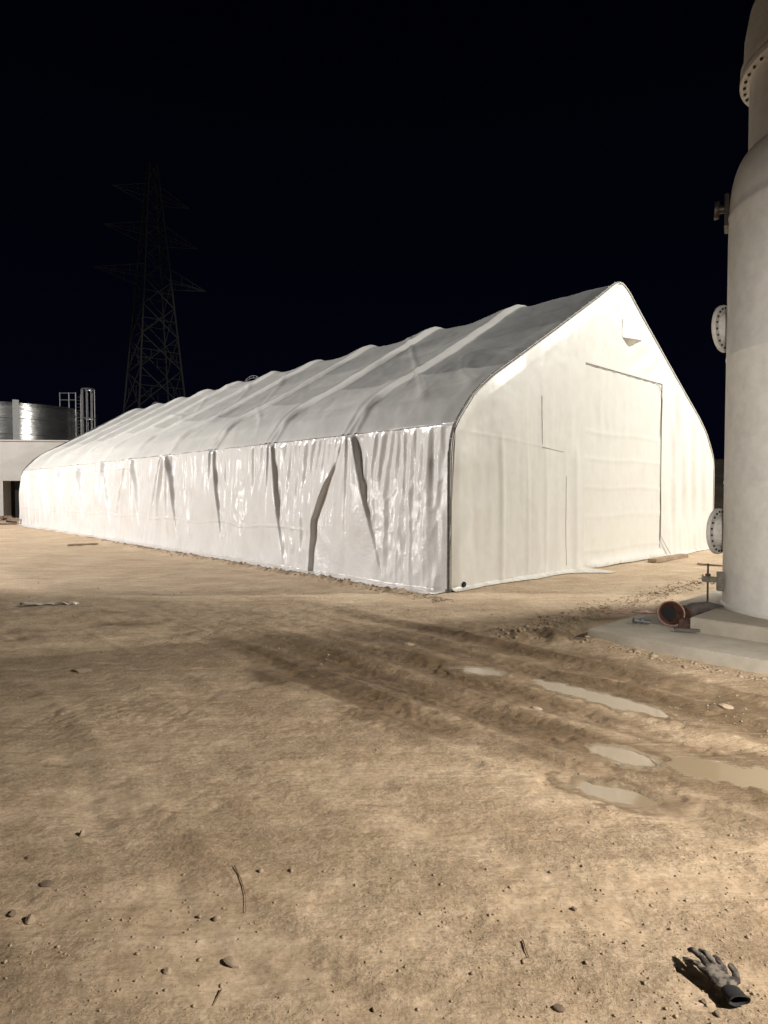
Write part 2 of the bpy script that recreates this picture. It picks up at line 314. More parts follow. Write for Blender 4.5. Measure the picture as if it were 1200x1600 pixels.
def axis(parts):
    out = []
    for a, b, st in parts: out += list(np.arange(a, b, st))
    out.append(parts[-1][1]); return np.array(out)
def ground_material():
    m = bpy.data.materials.new('sandy_ground'); m.use_nodes = True; t = m.node_tree; N = t.nodes; p = N['Principled BSDF']; L = t.links.new
    g = N.new('ShaderNodeTexCoord')
    def noise(sc, de=8, ro=.62, sv=None, rot=0):
        n = N.new('ShaderNodeTexNoise'); n.inputs['Scale'].default_value = sc; n.inputs['Detail'].default_value = de; n.inputs['Roughness'].default_value = ro
        if sv:
            mp = N.new('ShaderNodeMapping'); mp.inputs['Scale'].default_value = sv; mp.inputs['Rotation'].default_value = (0, 0, rot); L(g.outputs['Object'], mp.inputs[0]); L(mp.outputs[0], n.inputs['Vector'])
        else: L(g.outputs['Object'], n.inputs['Vector'])
        return n.outputs[0]
    def ramp(f, a, ca, b, cb):
        r = N.new('ShaderNodeValToRGB'); r.color_ramp.elements[0].position = a; r.color_ramp.elements[0].color = (*ca, 1); r.color_ramp.elements[1].position = b; r.color_ramp.elements[1].color = (*cb, 1); L(f, r.inputs[0]); return r.outputs[0]
    def mix(f, a, b, mode='MIX'):
        x = N.new('ShaderNodeMix'); x.data_type = 'RGBA'; x.blend_type = mode
        if isinstance(f, float): x.inputs[0].default_value = f
        else: L(f, x.inputs[0])
        L(a, x.inputs[6]); L(b, x.inputs[7]); return x.outputs[2]
    base = ramp(noise(.7), .34, (.62, .49, .355), .64, (.74, .605, .455))
    fine = ramp(noise(38, 10, .7), .36, (.74, .72, .69), .58, (1, 1, 1))
    col = mix(1.0, base, fine, 'MULTIPLY')
    mid = ramp(noise(5, 9, .68), .32, (.87, .85, .82), .60, (1, 1, 1)); col = mix(1.0, col, mid, 'MULTIPLY')
    strk = ramp(noise(1.0, 7, .65, (.9, 7, 1), R(-46)), .38, (.82, .79, .75), .6, (1, 1, 1)); col = mix(.8, col, strk, 'MULTIPLY')
    cr1 = ramp(noise(64, 4, .7), .40, (.80, .775, .74), .56, (1.06, 1.05, 1.04)); cr2 = ramp(noise(21, 6, .75), .36, (.88, .86, .83), .60, (1.03, 1.02, 1.02))
    pm = N.new('ShaderNodeMapRange'); pm.interpolation_type = 'SMOOTHSTEP'; L(noise(1.15, 6, .6, (1, 1.6, 1), R(-46)), pm.inputs[0]); pm.inputs[1].default_value = .38; pm.inputs[2].default_value = .58; pm.inputs[3].default_value = .35; pm.inputs[4].default_value = .85
    col = mix(pm.outputs[0], col, cr1, 'MULTIPLY'); col = mix(pm.outputs[0], col, cr2, 'MULTIPLY')
    speck = ramp(noise(150, 3, .6), .30, (.42, .38, .34), .40, (1, 1, 1)); col = mix(.75, col, speck, 'MULTIPLY')
    at = N.new('ShaderNodeAttribute'); at.attribute_name = 'wet'  # wet mud, plus the shade line painted along the berm
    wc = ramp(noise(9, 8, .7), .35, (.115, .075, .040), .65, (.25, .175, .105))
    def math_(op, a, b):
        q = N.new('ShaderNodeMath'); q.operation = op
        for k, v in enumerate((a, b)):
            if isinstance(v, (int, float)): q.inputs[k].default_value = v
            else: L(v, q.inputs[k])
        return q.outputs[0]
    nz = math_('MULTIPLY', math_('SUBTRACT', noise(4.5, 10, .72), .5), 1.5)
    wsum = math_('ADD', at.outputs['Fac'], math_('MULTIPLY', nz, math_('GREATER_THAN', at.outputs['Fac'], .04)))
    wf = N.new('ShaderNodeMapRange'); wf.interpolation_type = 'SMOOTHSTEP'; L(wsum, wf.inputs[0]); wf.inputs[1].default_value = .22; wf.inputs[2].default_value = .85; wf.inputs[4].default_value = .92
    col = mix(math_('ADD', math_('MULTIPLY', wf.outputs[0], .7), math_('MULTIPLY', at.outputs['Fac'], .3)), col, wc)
    af = N.new('ShaderNodeAttribute'); af.attribute_name = 'film'
    fsum = math_('ADD', af.outputs['Fac'], math_('MULTIPLY', math_('SUBTRACT', noise(14, 8, .7), .5), math_('MULTIPLY', af.outputs['Fac'], 2.2)))
    ff = N.new('ShaderNodeMapRange'); ff.interpolation_type = 'SMOOTHSTEP'; L(fsum, ff.inputs[0]); ff.inputs[1].default_value = .35; ff.inputs[2].default_value = .95
    wcol = N.new('ShaderNodeRGB'); wcol.outputs[0].default_value = (.33, .26, .175, 1)
    col = mix(ff.outputs[0], col, wcol.outputs[0])
    L(col, p.inputs['Base Color'])
    rr = N.new('ShaderNodeMapRange'); L(at.outputs['Fac'], rr.inputs[0]); rr.inputs[3].default_value = .95; rr.inputs[4].default_value = .55; L(mix_f := math_('MULTIPLY', rr.outputs[0], math_('SUBTRACT', 1.0, math_('MULTIPLY', ff.outputs[0], .78))), p.inputs['Roughness'])
    p.inputs['Specular IOR Level'].default_value = .3
    # crumbly patches between smooth, compacted ones
    pat = N.new('ShaderNodeMapRange'); pat.interpolation_type = 'SMOOTHSTEP'; L(noise(1.15, 6, .6, (1, 1.6, 1), R(-46)), pat.inputs[0]); pat.inputs[1].default_value = .40; pat.inputs[2].default_value = .60; pat.inputs[3].default_value = .12; pat.inputs[4].default_value = 1.0
    grain = math_('MULTIPLY', pat.outputs[0], noise(85, 5, .75)); clod = math_('MULTIPLY', pat.outputs[0], noise(26, 6, .7))
    prev = None
    for f, st, di in ((noise(6, 8, .6), .20, .03), (clod, .75, .022), (grain, .9, .009), (noise(1.3, 8, .65, (.8, 12, 1), R(-46)), .55, .035)):
        b = N.new('ShaderNodeBump'); b.inputs['Strength'].default_value = st; b.inputs['Distance'].default_value = di; L(f, b.inputs['Height'])
        if prev: L(prev, b.inputs['Normal'])
        prev = b.outputs[0]
    v = N.new('ShaderNodeTexVoronoi'); v.inputs['Scale'].default_value = 42; L(g.outputs['Object'], v.inputs['Vector'])
    b = N.new('ShaderNodeBump'); b.inputs['Strength'].default_value = .15; b.inputs['Distance'].default_value = .004; b.invert = True; L(v.outputs['Distance'], b.inputs['Height']); L(prev, b.inputs['Normal'])
    L(b.outputs[0], p.inputs['Normal'])
    return m
gx = axis([(-1500, -300, 200), (-300, -60, 20), (-60, -20, 2), (-20, -7, .3), (-7, -2.6, .035), (-2.6, 2.8, .014), (2.8, 7, .035), (7, 20, .3), (20, 60, 2), (60, 300, 20), (300, 1500, 200)])
gy = axis([(-300, -60, 40), (-60, -10, 5), (-10, 1.2, .4), (1.2, 5, .014), (5, 9, .024), (9, 13, .05), (13, 22, .15), (22, 60, 1.2), (60, 300, 20), (300, 2000, 200)])
X, Y = np.meshgrid(gx, gy, indexing='ij'); Z = gh(X, Y)
from_np('ground', np.stack([X.ravel(), Y.ravel(), Z.ravel()], 1), gridF(len(gx), len(gy)), ground_material(), attrs={'wet': np.maximum(wet_and_shade(X, Y), .75 * pud_mask(X, Y, .13)).ravel(), 'film': pud_mask(X, Y, .07).ravel()})['kind'] = 'structure'
# puddles: still muddy water lying in the basins
wm = bpy.data.materials.new('muddy_water'); wm.use_nodes = True; p = wm.node_tree.nodes['Principled BSDF']
p.inputs['Base Color'].default_value = (.33, .26, .175, 1); p.inputs['Roughness'].default_value = .07; p.inputs['Specular IOR Level'].default_value = .5
for (cx, cy, a, b, an), PZ in zip(PUD, PUDZ):
    me = bpy.data.meshes.new('puddle'); bm = bmesh.new(); c, s = math.cos(R(an)), math.sin(R(an)); vs = []
    for k in range(40):
        q = 2 * math.pi * k / 40; px = (a + .06) * math.cos(q); py = (b + .06) * math.sin(q)
        vs.append(bm.verts.new((cx + px * c - py * s, cy + px * s + py * c, PZ)))
    bm.faces.new(vs); bm.to_mesh(me); bm.free(); link('puddle', me, wm, smooth=False)['kind'] = 'structure'

# ------------------------------------------------------------------ the fabric building
tent = empty('fabric_building', (P0[0], P0[1], 0), 'long white fabric-covered building with steep gable end, grey roof sheets and creased side curtain', 'fabric building')
# local frame: X = along the long side (away), Y = across the gable, Z up
tent.matrix_world = Matrix(((A[0], B[0], 0, P0[0]), (A[1], B[1], 0, P0[1]), (0, 0, 1, 0), (0, 0, 0, 1)))
def w2(xl, yl): return P0[0] + A[0] * xl + B[0] * yl, P0[1] + A[1] * xl + B[1] * yl
PR = np.array([(0, 0), (0, 1.2), (0, 2.25), (.03, 2.55), (.10, 2.78), (.21, 2.95), (.38, 3.15), (.60, 3.40), (.85, 3.60), (1.15, 3.81), (2.1, 4.36), (3.1, 4.94), (4.1, 5.53), (5.0, 6.06), (5.25, 6.215), (5.45, 6.34), (5.6, 6.44), (5.75, 6.52), (5.9, 6.58), (6.0, 6.61), (6.1, 6.62)])
dl = np.concatenate([[0], np.cumsum(np.hypot(*np.diff(PR, axis=0).T))]); PL = dl[-1]
def prof(l): return np.interp(l, dl, PR[:, 0]), np.interp(l, dl, PR[:, 1])
LE = np.interp(2.90, PR[:, 1], dl)             # arc length at the curtain's top edge
RIBS = np.array([2.75 + 3 * k for k in range(10)])
def arch_z(y): 
    yy = np.where(y > WID / 2, WID - y, y); return np.interp(yy, PR[:, 0] + np.arange(len(PR)) * 1e-6, PR[:, 1])

# -- long-side curtain (near side): full relief
def curtain_disp(s, q):
    """outward displacement; s along, q 0 at the eave .. 1 at the ground"""
    d = .03 + .05 * q ** 2 + 0 * s
    edges = np.concatenate([[-.6], RIBS, [LEN + .9]]); rr = np.random.default_rng(3)
    for i in range(len(edges) - 1):
        r0, r1 = edges[i], edges[i + 1]; mm = (s >= r0) & (s < r1); k5 = 1 if i < 5 else 1.35; ew = .032 if i < 5 else .05
        sl, sr = rr.uniform(.9, 1.5), rr.uniform(.7, 1.35); stl, strr = rr.uniform(.07, .13), rr.uniform(.08, .12)
        hold = 0
        if i == 0: sl, sr, stl, strr = -.2, 1.10, .0, .12
        if i == 1: sl, sr, stl, strr, hold = .95, .75, .10, .10, 1
        wob = .06 * fbm(q * 3, q * 0 + i, 120 + i, 3)
        xl = r0 + .10 + sl * (np.minimum(q / .62, 1) if hold else q) + wob; xr = r1 - .10 - sr * q + .03 * fbm(q * 3, q * 0 + i, 140 + i, 2)
        fl_ = (1 - .3 * sst(.6, 1, q)) * sst(-.1, .5, q) if hold else (1 - .85 * sst(.35, .95, q)); fr_ = 1 - .85 * sst(.35, .95, q)
        el = sst(-ew, ew, s - xl); er = sst(-ew, ew, xr - s)
        # extra cloth lapped over every rib ends in a sharp edge on both sides of a V-shaped slack panel
        hL = .07 + (stl - .07) * sst(0, .22, s - r0); hR = .07 + (strr - .07) * sst(0, .22, r1 - s)
        if hold:            # here the slack panel itself hangs over the first lap
            hL = .07 * (1 - sst(0, .5, s - r0)) * (1 - .85 * sst(.35, .95, q))
            inV = el * (.02 + stl * fl_ * np.clip(1 - (s - xl) / 1.0, 0, 1)) * sst(0, .07, q)
        else: inV = 0 * s
        inV = inV + ((1 - el) * (s < (xl + xr) / 2) * hL * (fl_ if not hold else 1) + (1 - er) * (s >= (xl + xr) / 2) * hR * fr_) * sst(0, .05, q)
        pl = np.abs(fbm(s * 2.6 + .5 * q, q * .8, 160 + i, 3))
        cr = np.abs(fbm(s * 2.4, q * 4.0, 180 + i, 3)) * sst(.1, .35, q)
        ple = -.085 * pl * (1 - .55 * q) - .045 * cr + .022 + .010 * np.sin(s * 2 * np.pi * 4.4 + 5 * fbm(s, q * 1.3, 200 + i, 2)) * (1 - sst(.1, .6, q))
        # taut gores beside the ribs: rise to a crest on the rib line
        gl = np.clip((xl - s) / np.maximum(xl - r0, .05), 0, 1) * (s < xl); gr = np.clip((s - xr) / np.maximum(r1 - xr, .05), 0, 1) * (s > xr)
        gore = .025 * (gl + gr) * (1 - .5 * q)
        if i == 1: gore = gore * (1 - .0 * q)
        d = np.where(mm, d + k5 * (inV + el * er * ple * sst(0, .06, q) * (1.15 if i < 2 else .9) + gore), d)
    for k, r in enumerate(RIBS):
        a = (s - r) / (q * 2.9 + .35)
        env = np.exp(-(a / .22) ** 2) * (1 - .5 * q)
        d = d + (1 if k < 5 else .6) * env * .018 * np.sin(a * 24 + k)
        d = d + .050 * np.exp(-((s - r) / .06) ** 2) * (1 - sst(.05, .6, q))
    for k, r in enumerate(RIBS[3:]):
        for o_, sl_, w_ in ((-.12, -.30, .10), (.16, .45, .11), (.55, .9, .09)):
            d = d + .085 * np.exp(-((s - r - o_ - sl_ * q * (1 + .3 * math.sin(k * 2.3))) / w_) ** 2) * (1 - .75 * sst(.3, 1, q))
    d = d - .028 * np.abs(fbm(s * .8 + q, q * 2.2, 410, 3)) + .014 * fbm(s * 1.2, q * 3, 400, 3)
    d = d + .030 * np.abs(fbm(s * 1.6, q * 1.5, 412, 2)) * sst(.7, .95, q)
    sm = .70 + .012 * np.sin(s * 2.1) + .01 * fbm(s, q * 0, 402, 2)
    d = d + .014 * np.exp(-((q - sm) / .006) ** 2) * sst(3.9, 4.2, s)
    d = d + .018 * np.exp(-((q - .13) / .008) ** 2) * sst(14.5, 15, s)
    return d
def build_curtain():
    s = np.concatenate([np.arange(-.05, 12, .02), np.arange(12, LEN + .02, .04)]); nv = 116
    q = np.linspace(0, 1, nv); Sg, Q = np.meshgrid(s, q, indexing='ij')
    l = LE * (1 - Q); yy, zz = prof(l)
    d = curtain_disp(Sg, Q) * sst(-.06, .30, Sg)
    yy = .17 * (1 - Q) ** 1.3
    d = np.where(Q < .012, .02 + .0 * d, d)
    yy = yy - d - .02; 
    # skirt lying out on the ground
    ns = 12; k = np.linspace(0, 1, ns + 1)[1:]; S2, K = np.meshgrid(s, k, indexing='ij')
    ext = (.26 + .18 * (vn(s * .55, s * 0, 500)) + .10 * sst(0, 3, s) * (1 - sst(6, 9, s)) + .05 * vn(s * 3, s * 0, 501))[:, None]
    y2 = yy[:, -1:] - ext * K
    ypos = np.concatenate([yy, y2], 1); sp = np.concatenate([Sg, S2 + .03 * fbm(S2 * 2, K * 2, 505, 2)], 1)
    wx, wy = w2(sp, ypos); gz = gh(wx, wy)
    fold = .028 * np.abs(fbm(S2 * 5, K * 2.5, 502, 3)) * (1 - K * .7)
    zz = zz * 1.0 + .02 + (1 - sst(0, .12, zz)) * gz[:, :nv]
    zp = np.concatenate([zz, gz[:, nv:] + .012 + fold], 1)
    V = np.stack([sp.ravel(), ypos.ravel(), zp.ravel()], 1)
    o = from_np('side_curtain', V, gridF(len(s), nv + ns), M['curtain'], tent)
build_curtain()
# -- far long side, simple wall with pleats
s = np.arange(0, LEN + .1, .3); q = np.linspace(0, 1, 16); Sg, Q = np.meshgrid(s, q, indexing='ij'); yy, zz = prof(LE * (1 - Q))
from_np('side_curtain', np.stack([Sg.ravel(), (WID - yy + .03 + .03 * fbm(Sg * 2, Q * 2, 9, 2)).ravel(), zz.ravel()], 1), gridF(len(s), 16)[:, ::-1], M['curtain'], tent)

# -- roof cover, both slopes in one sheet
def build_roof():
    s = np.concatenate([np.arange(.0, 10, .05), np.arange(10, LEN + .05, .08)])
    l0 = LE - .04; n1 = 120; la = np.linspace(l0, PL, n1); full = np.concatenate([la, PL + (PL - la[::-1][1:])])
    Sg, Lg = np.meshgrid(s, full, indexing='ij')
    lf = np.where(Lg > PL, 2 * PL - Lg, Lg); yy, zz = prof(lf)
    # outward normal of the profile
    e = .05; ya, za = prof(np.clip(lf - e, 0, PL)); yb, zb = prof(np.clip(lf + e, 0, PL)); ty = yb - ya; tz = zb - za; nn = np.hypot(ty, tz) + 1e-9
    ny, nz = -tz / nn, ty / nn
    m = (lf - l0) / (PL - l0)          # 0 eave .. 1 ridge
    d = np.full_like(m, .035)
    rr = np.random.default_rng(5)
    for k, r in enumerate(RIBS):
        hgt = (.085 + .03 * m ** 2) * rr.uniform(.8, 1.2); wv = .06 * np.sin(m * 9 + k) * (1 - m)
        if k > 6: hgt = hgt * .7
        x = Sg - r - wv - .10
        near = np.exp(-(x / (.20 + .05 * m)) ** 2); far = np.exp(-(x / (.45 + .55 * m)) ** 2)
        d = d + hgt * np.where(x < 0, near, far) * sst(-.02, .15, m)
        # crossed creases where the fold runs into the eave
        for off, an in ((-.18, .9), (.05, -.5), (.22, .3)):
            xx = Sg - r - off - an * m * 1.2
            d = d + .045 * np.exp(-(xx / .05) ** 2) * (1 - sst(.10, .28, m))
    edges = np.concatenate([[0], RIBS, [LEN]])
    tone = np.zeros_like(m)
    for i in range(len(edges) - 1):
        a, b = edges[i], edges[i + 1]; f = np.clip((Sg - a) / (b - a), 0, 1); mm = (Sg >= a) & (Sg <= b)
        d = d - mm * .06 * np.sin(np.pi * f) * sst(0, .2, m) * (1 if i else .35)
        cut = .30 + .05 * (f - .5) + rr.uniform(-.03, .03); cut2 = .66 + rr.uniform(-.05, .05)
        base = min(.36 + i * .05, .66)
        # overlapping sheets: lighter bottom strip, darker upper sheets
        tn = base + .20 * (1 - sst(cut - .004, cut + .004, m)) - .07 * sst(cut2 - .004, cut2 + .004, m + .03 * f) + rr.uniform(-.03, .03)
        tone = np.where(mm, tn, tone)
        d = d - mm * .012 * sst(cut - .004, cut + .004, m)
    for k, r in enumerate(RIBS):        # lap of sheeting over every rib, its floodlit brightness painted as a pale tone
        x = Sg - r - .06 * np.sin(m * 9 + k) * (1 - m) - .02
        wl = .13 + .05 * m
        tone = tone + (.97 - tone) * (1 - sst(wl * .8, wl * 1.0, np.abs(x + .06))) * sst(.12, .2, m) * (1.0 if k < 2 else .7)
    d = d - .035 * np.abs(fbm(Sg * .55 + m * 3, m * 3.2, 610, 4)) * sst(0, .15, m) - .020 * np.abs(fbm(Sg * 1.7 - m * 6, m * 6, 611, 3))
    d = d + .030 * np.exp(-(fbm(Sg * .35 - m * 2.2, m * 1.4, 612, 2) / .05) ** 2) * sst(0, .2, m)
    for q_ in range(26):        # lighter patches where sheets overlap twice
        a0 = rr.uniform(0, LEN); w_ = rr.uniform(.5, 1.8); m0 = rr.uniform(.02, .8); h_ = rr.uniform(.05, .22); x = Sg - a0 - .35 * (m - m0)
        tone = tone + rr.choice([-.06, .07, .05]) * ((np.abs(x) < w_ / 2) & (np.abs(m - m0) < h_ / 2))
    d = d + .020 * fbm(Sg * .9 + m * 4, m * 7, 600, 4) * sst(0, .1, m) + .006 * fbm(Sg * 5, m * 22, 601, 3)
    d = d + .014 * np.abs(fbm(Sg * 1.4 - m * 9, m * 3, 602, 3))
    tone = tone + .08 * fbm(Sg * .8, m * 3, 603, 4) + .05 * fbm(Sg * 4, m * 30, 604, 3)
    d = d * sst(-.02, .35, Sg) + .02
    d = np.where(Sg < .02, .02, d)
    yy = yy + ny * d; zz = zz + nz * d
    yy = np.where(Lg > PL, WID - yy, yy)
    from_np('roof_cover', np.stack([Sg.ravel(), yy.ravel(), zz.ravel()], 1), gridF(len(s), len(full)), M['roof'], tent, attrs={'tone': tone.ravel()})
build_roof()

# -- gable sheet with a doorway cut out, door curtain behind

def gable_disp(y, z):
    d = .02 + .03 * (1 - sst(0, 1.2, z))
    d = d + .045 * fbm(y * 1.15, z * .16, 700, 3) * (1 - sst(4.0, 5.6, z)) + .009 * fbm(y * 3.2, z * .4, 705, 3)
    d = d + .03 * np.abs(fbm(y * .9 + z * .75, z * .4 - y * .3, 701, 3)) * sst(4.4, 5.2, z)      # tension creases from the peak
    rt = sst(8.5, 9.3, y); d = d + rt * (.055 * np.sin(y * 7.6 + .9 * z + 2 * fbm(y, z * .5, 702, 2)) * sst(.4, 2, z) + .02 * np.sin(y * 17 + z))
    a = (y - 7.0) * .55 - (z - 5.4) * .83
    d = d + .028 * np.sin(a * 11 + 2 * fbm(y * 1.3, z, 703, 2)) * np.exp(-(((y - 7.6) / .8) ** 2 + ((z - 5.1) / .7) ** 2))
    d = d + .016 * np.sin((z * 5 - y * 6) + 3 * fbm(y, z, 706, 2)) * np.exp(-(((y - .55) / .55) ** 2)) * sst(.2, 1, z) * (1 - sst(2.7, 3.4, z))
    for c, a_, wd in ((1.45, .02, .07), (2.3, .010, .05), (2.95, .012, .06), (4.15, .03, .12)):
        d = d + a_ * np.exp(-((y - c - .05 * np.sin(z * 1.3)) / wd) ** 2) * (1 - sst(2.4, 3.0, z))
    d = d + .006 * np.exp(-((z - 2.62 + .06 * (y - 3)) / .018) ** 2) * (1 - sst(3.0, 3.2, y))
    d = d + .004 * fbm(y * 5, z * 5, 704, 3)
    nd = sst(-.35, 0, np.minimum(np.minimum(y - D0, D1 - y), DZ - z)); d = d * (1 - nd) + .03 * nd
    return d
def build_gable(x0, sign, door):
    ys = np.concatenate([np.arange(0, D0, .04), np.arange(D0, D1, .06), np.arange(D1, WID, .035), [WID]])
    nz = 170; t = np.linspace(0, 1, nz)
    # columns scaled under the arch; rows snapped at the door head
    Yg, T = np.meshgrid(ys, t, indexing='ij'); top = arch_z(Yg)
    inner = (ys >= D0 - 1e-6) & (ys <= D1 + .02)
    kz = 110
    Zg = T * top
    for i in np.where(inner)[0]:
        Zg[i, :kz + 1] = np.linspace(0, DZ, kz + 1); Zg[i, kz:] = np.linspace(DZ, top[i, 0], nz - kz)
    # blend neighbours so that rows run through
    d = gable_disp(Yg, Zg) if door else .03 * fbm(Yg, Zg, 8, 2)
    edge = np.minimum(np.minimum(Yg, WID - Yg) / .25, (top - Zg) / .3); d = d * np.clip(edge, 0, 1)
    wx, wy = w2(x0 - sign * 0 - .1 + 0 * Yg, Yg); g0 = gh(wx, wy)
    Zp = Zg + .015 + (1 - sst(0, .4, Zg)) * g0
    Xp = x0 - sign * (d + .02)
    keep = None
    if door:
        i, j = np.meshgrid(np.arange(len(ys) - 1), np.arange(nz - 1), indexing='ij')
        yc = (ys[i] + ys[i + 1]) / 2
        cz = (Zg[i, j] + Zg[i + 1, j + 1]) / 2
        keep = ~((yc > D0) & (yc < D1) & (j < kz))
        ch = (yc > D1 - .25) & (yc < D1) & (cz > DZ - .3) & (cz - DZ > -(yc - (D1 - .25)) * 1.0)
        # corner left square; the dark edge piece carries the chamfer
    o = from_np('gable_cover', np.stack([Xp.ravel(), Yg.ravel(), Zp.ravel()], 1), gridF(len(ys), nz, keep), M['gable'], tent)
    if not door: return
    # skirts on the ground either side of the doorway
    for ya, yb, ex in ((0.02, D0 + .15, .16), (D1 - .03, WID - .03, .14)):
        y = np.arange(ya, yb, .04); k = np.linspace(0, 1, 12); Y2, K = np.meshgrid(y, k, indexing='ij')
        e = ex * (.55 + .7 * vn(y * 1.3, y * 0, 710)) 
        if ya < 1: e = e + .55 * sst(D0 - .9, D0 - .1, y) 
        base = gable_disp(y, 0 * y)
        X2 = -(base[:, None] + .02) - e[:, None] * K + .01; Y3 = Y2 + .10 * K * sst(D0 - 1, D0, Y2) * (ya < 1)
        wx, wy = w2(X2, Y3); Z2 = gh(wx, wy) + .014 + .05 * (1 - K) ** 3 + .02 * np.abs(fbm(Y2 * 4, K * 2, 711, 2)) * (1 - K)
        from_np('ground_skirt', np.stack([X2.ravel(), Y3.ravel(), Z2.ravel()], 1), gridF(len(y), 12), M['gable'], tent)
build_gable(0.0, 1, True)
build_gable(LEN, -1, False)
# door curtain, 9 cm behind the gable sheet
y = np.arange(D0 - .15, D1 + .15, .03); z = np.linspace(0, DZ + .15, 150); Yd, Zd = np.meshgrid(y, z, indexing='ij')
dd = .006 * np.sin(Yd * 14 + 3 * fbm(Yd, Zd, 720, 2)) * sst(2.6, 3.4, Zd) + .015 * fbm(Yd * 2, Zd * 1.5, 721, 3)
for c in (.38, 1.15, 1.80, 2.45, 3.05):
    dd = dd + .009 * np.exp(-((Zd - c - .02 * np.sin(Yd * 2)) / .05) ** 2)
dd = dd + .10 * (1 - sst(0, .35, Zd)) ** 2 * sst(D0 - .1, D0 + .5, Yd)
wx, wy = w2(0 * Yd, Yd)
from_np('door_curtain', np.stack([(-.030 - dd).ravel(), Yd.ravel(), (Zd + .02 + (1 - sst(0, .4, Zd)) * gh(wx, wy)).ravel()], 1), gridF(len(y), len(z)), M['door'], tent)
# edge of the doorway sheet: slack hem, its shade drawn as a dark line on top and right
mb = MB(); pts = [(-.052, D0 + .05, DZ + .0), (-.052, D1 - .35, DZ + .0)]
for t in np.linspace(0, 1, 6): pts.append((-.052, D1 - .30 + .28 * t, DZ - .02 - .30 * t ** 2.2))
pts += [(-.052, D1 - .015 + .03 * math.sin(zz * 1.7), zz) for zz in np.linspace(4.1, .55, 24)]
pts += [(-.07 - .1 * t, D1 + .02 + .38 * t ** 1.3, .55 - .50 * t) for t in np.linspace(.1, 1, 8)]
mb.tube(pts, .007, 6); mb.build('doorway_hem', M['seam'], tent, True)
for pts in ([(-.06, 2.78, 3.65), (-.07, 2.80, 2.64)], [(-.075, 2.80, 2.62), (-.07, 3.66, 2.56)], [(-.07, 3.73, 2.05), (-.075, 3.74, 1.1), (-.07, 3.75, .12)]):
    mb = MB(); P = []
    for k in range(len(pts) - 1):
        for t in np.linspace(0, 1, 30)[:-1]:
            p = Vector(pts[k]).lerp(Vector(pts[k + 1]), t); P.append(Vector((-float(gable_disp(np.array([p.y]), np.array([p.z]))[0]) - .024, p.y, p.z)))
    mb.tube(P, .0035, 5); mb.build('sheet_seam', M['seam'], tent)
# vent flap near the peak, lower edge pulled open
def vent():
    n = 14; a = np.linspace(0, 1, n); U, Wv = np.meshgrid(a, a, indexing='ij')   # U across, W down
    y0, z0 = 6.12, 5.82; Yv = y0 + .60 * U + .08 * U * Wv; Zv = z0 - .44 * Wv - .10 * U * Wv + .10 * U
    Xv = -.06 - .17 * Wv ** 1.5 * U * (1 - .55 * U) * 2.2
    o = from_np('vent_flap', np.stack([Xv.ravel(), Yv.ravel(), Zv.ravel()], 1), gridF(n, n), M['gable'], tent)
    # down-facing gusset closing the pulled-out lower edge, shaped to fall into shade
    e = [(float(Xv[i, -1]), float(Yv[i, -1]), float(Zv[i, -1])) for i in range(n)]
    V = e + [(-.04, p[1], p[2] - .01 - .14 * math.sin(math.pi * min(1, i / (n - 1) * .9 + .02))) for i, p in enumerate(e)]
    from_np('vent_gusset', V, [[i, i + 1, n + i + 1, n + i] for i in range(n - 1)], M['gable'], tent)
vent()
# edge tube of the gable arch, its lacing and the corner post
mb = MB(); mb2 = MB(); mb3 = MB()
P = [(-.035, float(prof(l)[0]) - .02, float(prof(l)[1]) + .03) for l in np.linspace(0, PL, 90)]
P2 = P + [(-.035, WID - p[1], p[2]) for p in P[::-1][1:]]
mb.tube(P, .022, 8); mb.build('arch_tube', M['dark_tube'], tent, True)
mb2.tube([(x - .03, y + .035, z - .01) for x, y, z in P], .012, 6); 
for i in range(2, len(P) - 1, 3):
    a = Vector(P[i]); b = Vector(P[i + 1]); mb2.tube([a + Vector((-.01, -.03, .02)), a.lerp(b, .4) + Vector((-.035, .06, -.02))], .006, 5)
mb2.build('edge_lacing', M['lace'], tent, True)
Pr = [(-.03, WID - p[1], p[2]) for p in P]
mb3.tube(Pr, .018, 8); mb3.build('arch_tube', M['lace'], tent, True)
mb = MB(); mb.tube([(-.05, -.045, 0), (-.05, -.04, 2.4)], .026, 10); mb.tube([(-.05, -.045, -.02), (-.05, -.045, .05)], .055, 10); mb.build('corner_post', M['dark_tube'], tent, True)
mb = MB(); mb.tube([(LEN + .05, p[1], p[2] + .05) for p in P2], .03, 8); mb.build('arch_tube', M['dark_tube'], tent, True)
# small raised hoops standing over the ridge
for sx_ in (17.2, 28.0):
    mb = MB(); R0 = .7
    for off in (0, .10):
        mb.tube([(sx_ + R0 * math.cos(t), WID / 2 + .2, 6.46 + off + .36 * math.sin(t)) for t in np.linspace(0, math.pi, 18)], .014, 6)
    for t in np.linspace(.5, math.pi - .5, 6):
        mb.tube([(sx_ + R0 * math.cos(t), WID / 2 + .2, 6.46 + .36 * math.sin(t)), (sx_ + R0 * math.cos(t), WID / 2 + .2, 6.56 + .36 * math.sin(t))], .010, 5)
    mb.build('ridge_hoop', M['galv'], tent, True)
# black grommet at the foot of the gable and the strap at its far corner
mb = MB(); mb.lathe([(.001, 0), (.045, 0), (.05, -.02)], 16, (-.10, .33, .10), Matrix.Rotation(R(-90), 3, 'Y')); mb.build('grommet', M['black'], tent)
mb = MB(); mb.tube([(-.03, WID + .03, .75), (-.05, WID + .10, .35), (-.06, WID + .35, .12), (-.05, WID + .55, .08)], .03, 6); mb.build('tie_strap', M['lace'], tent, True)

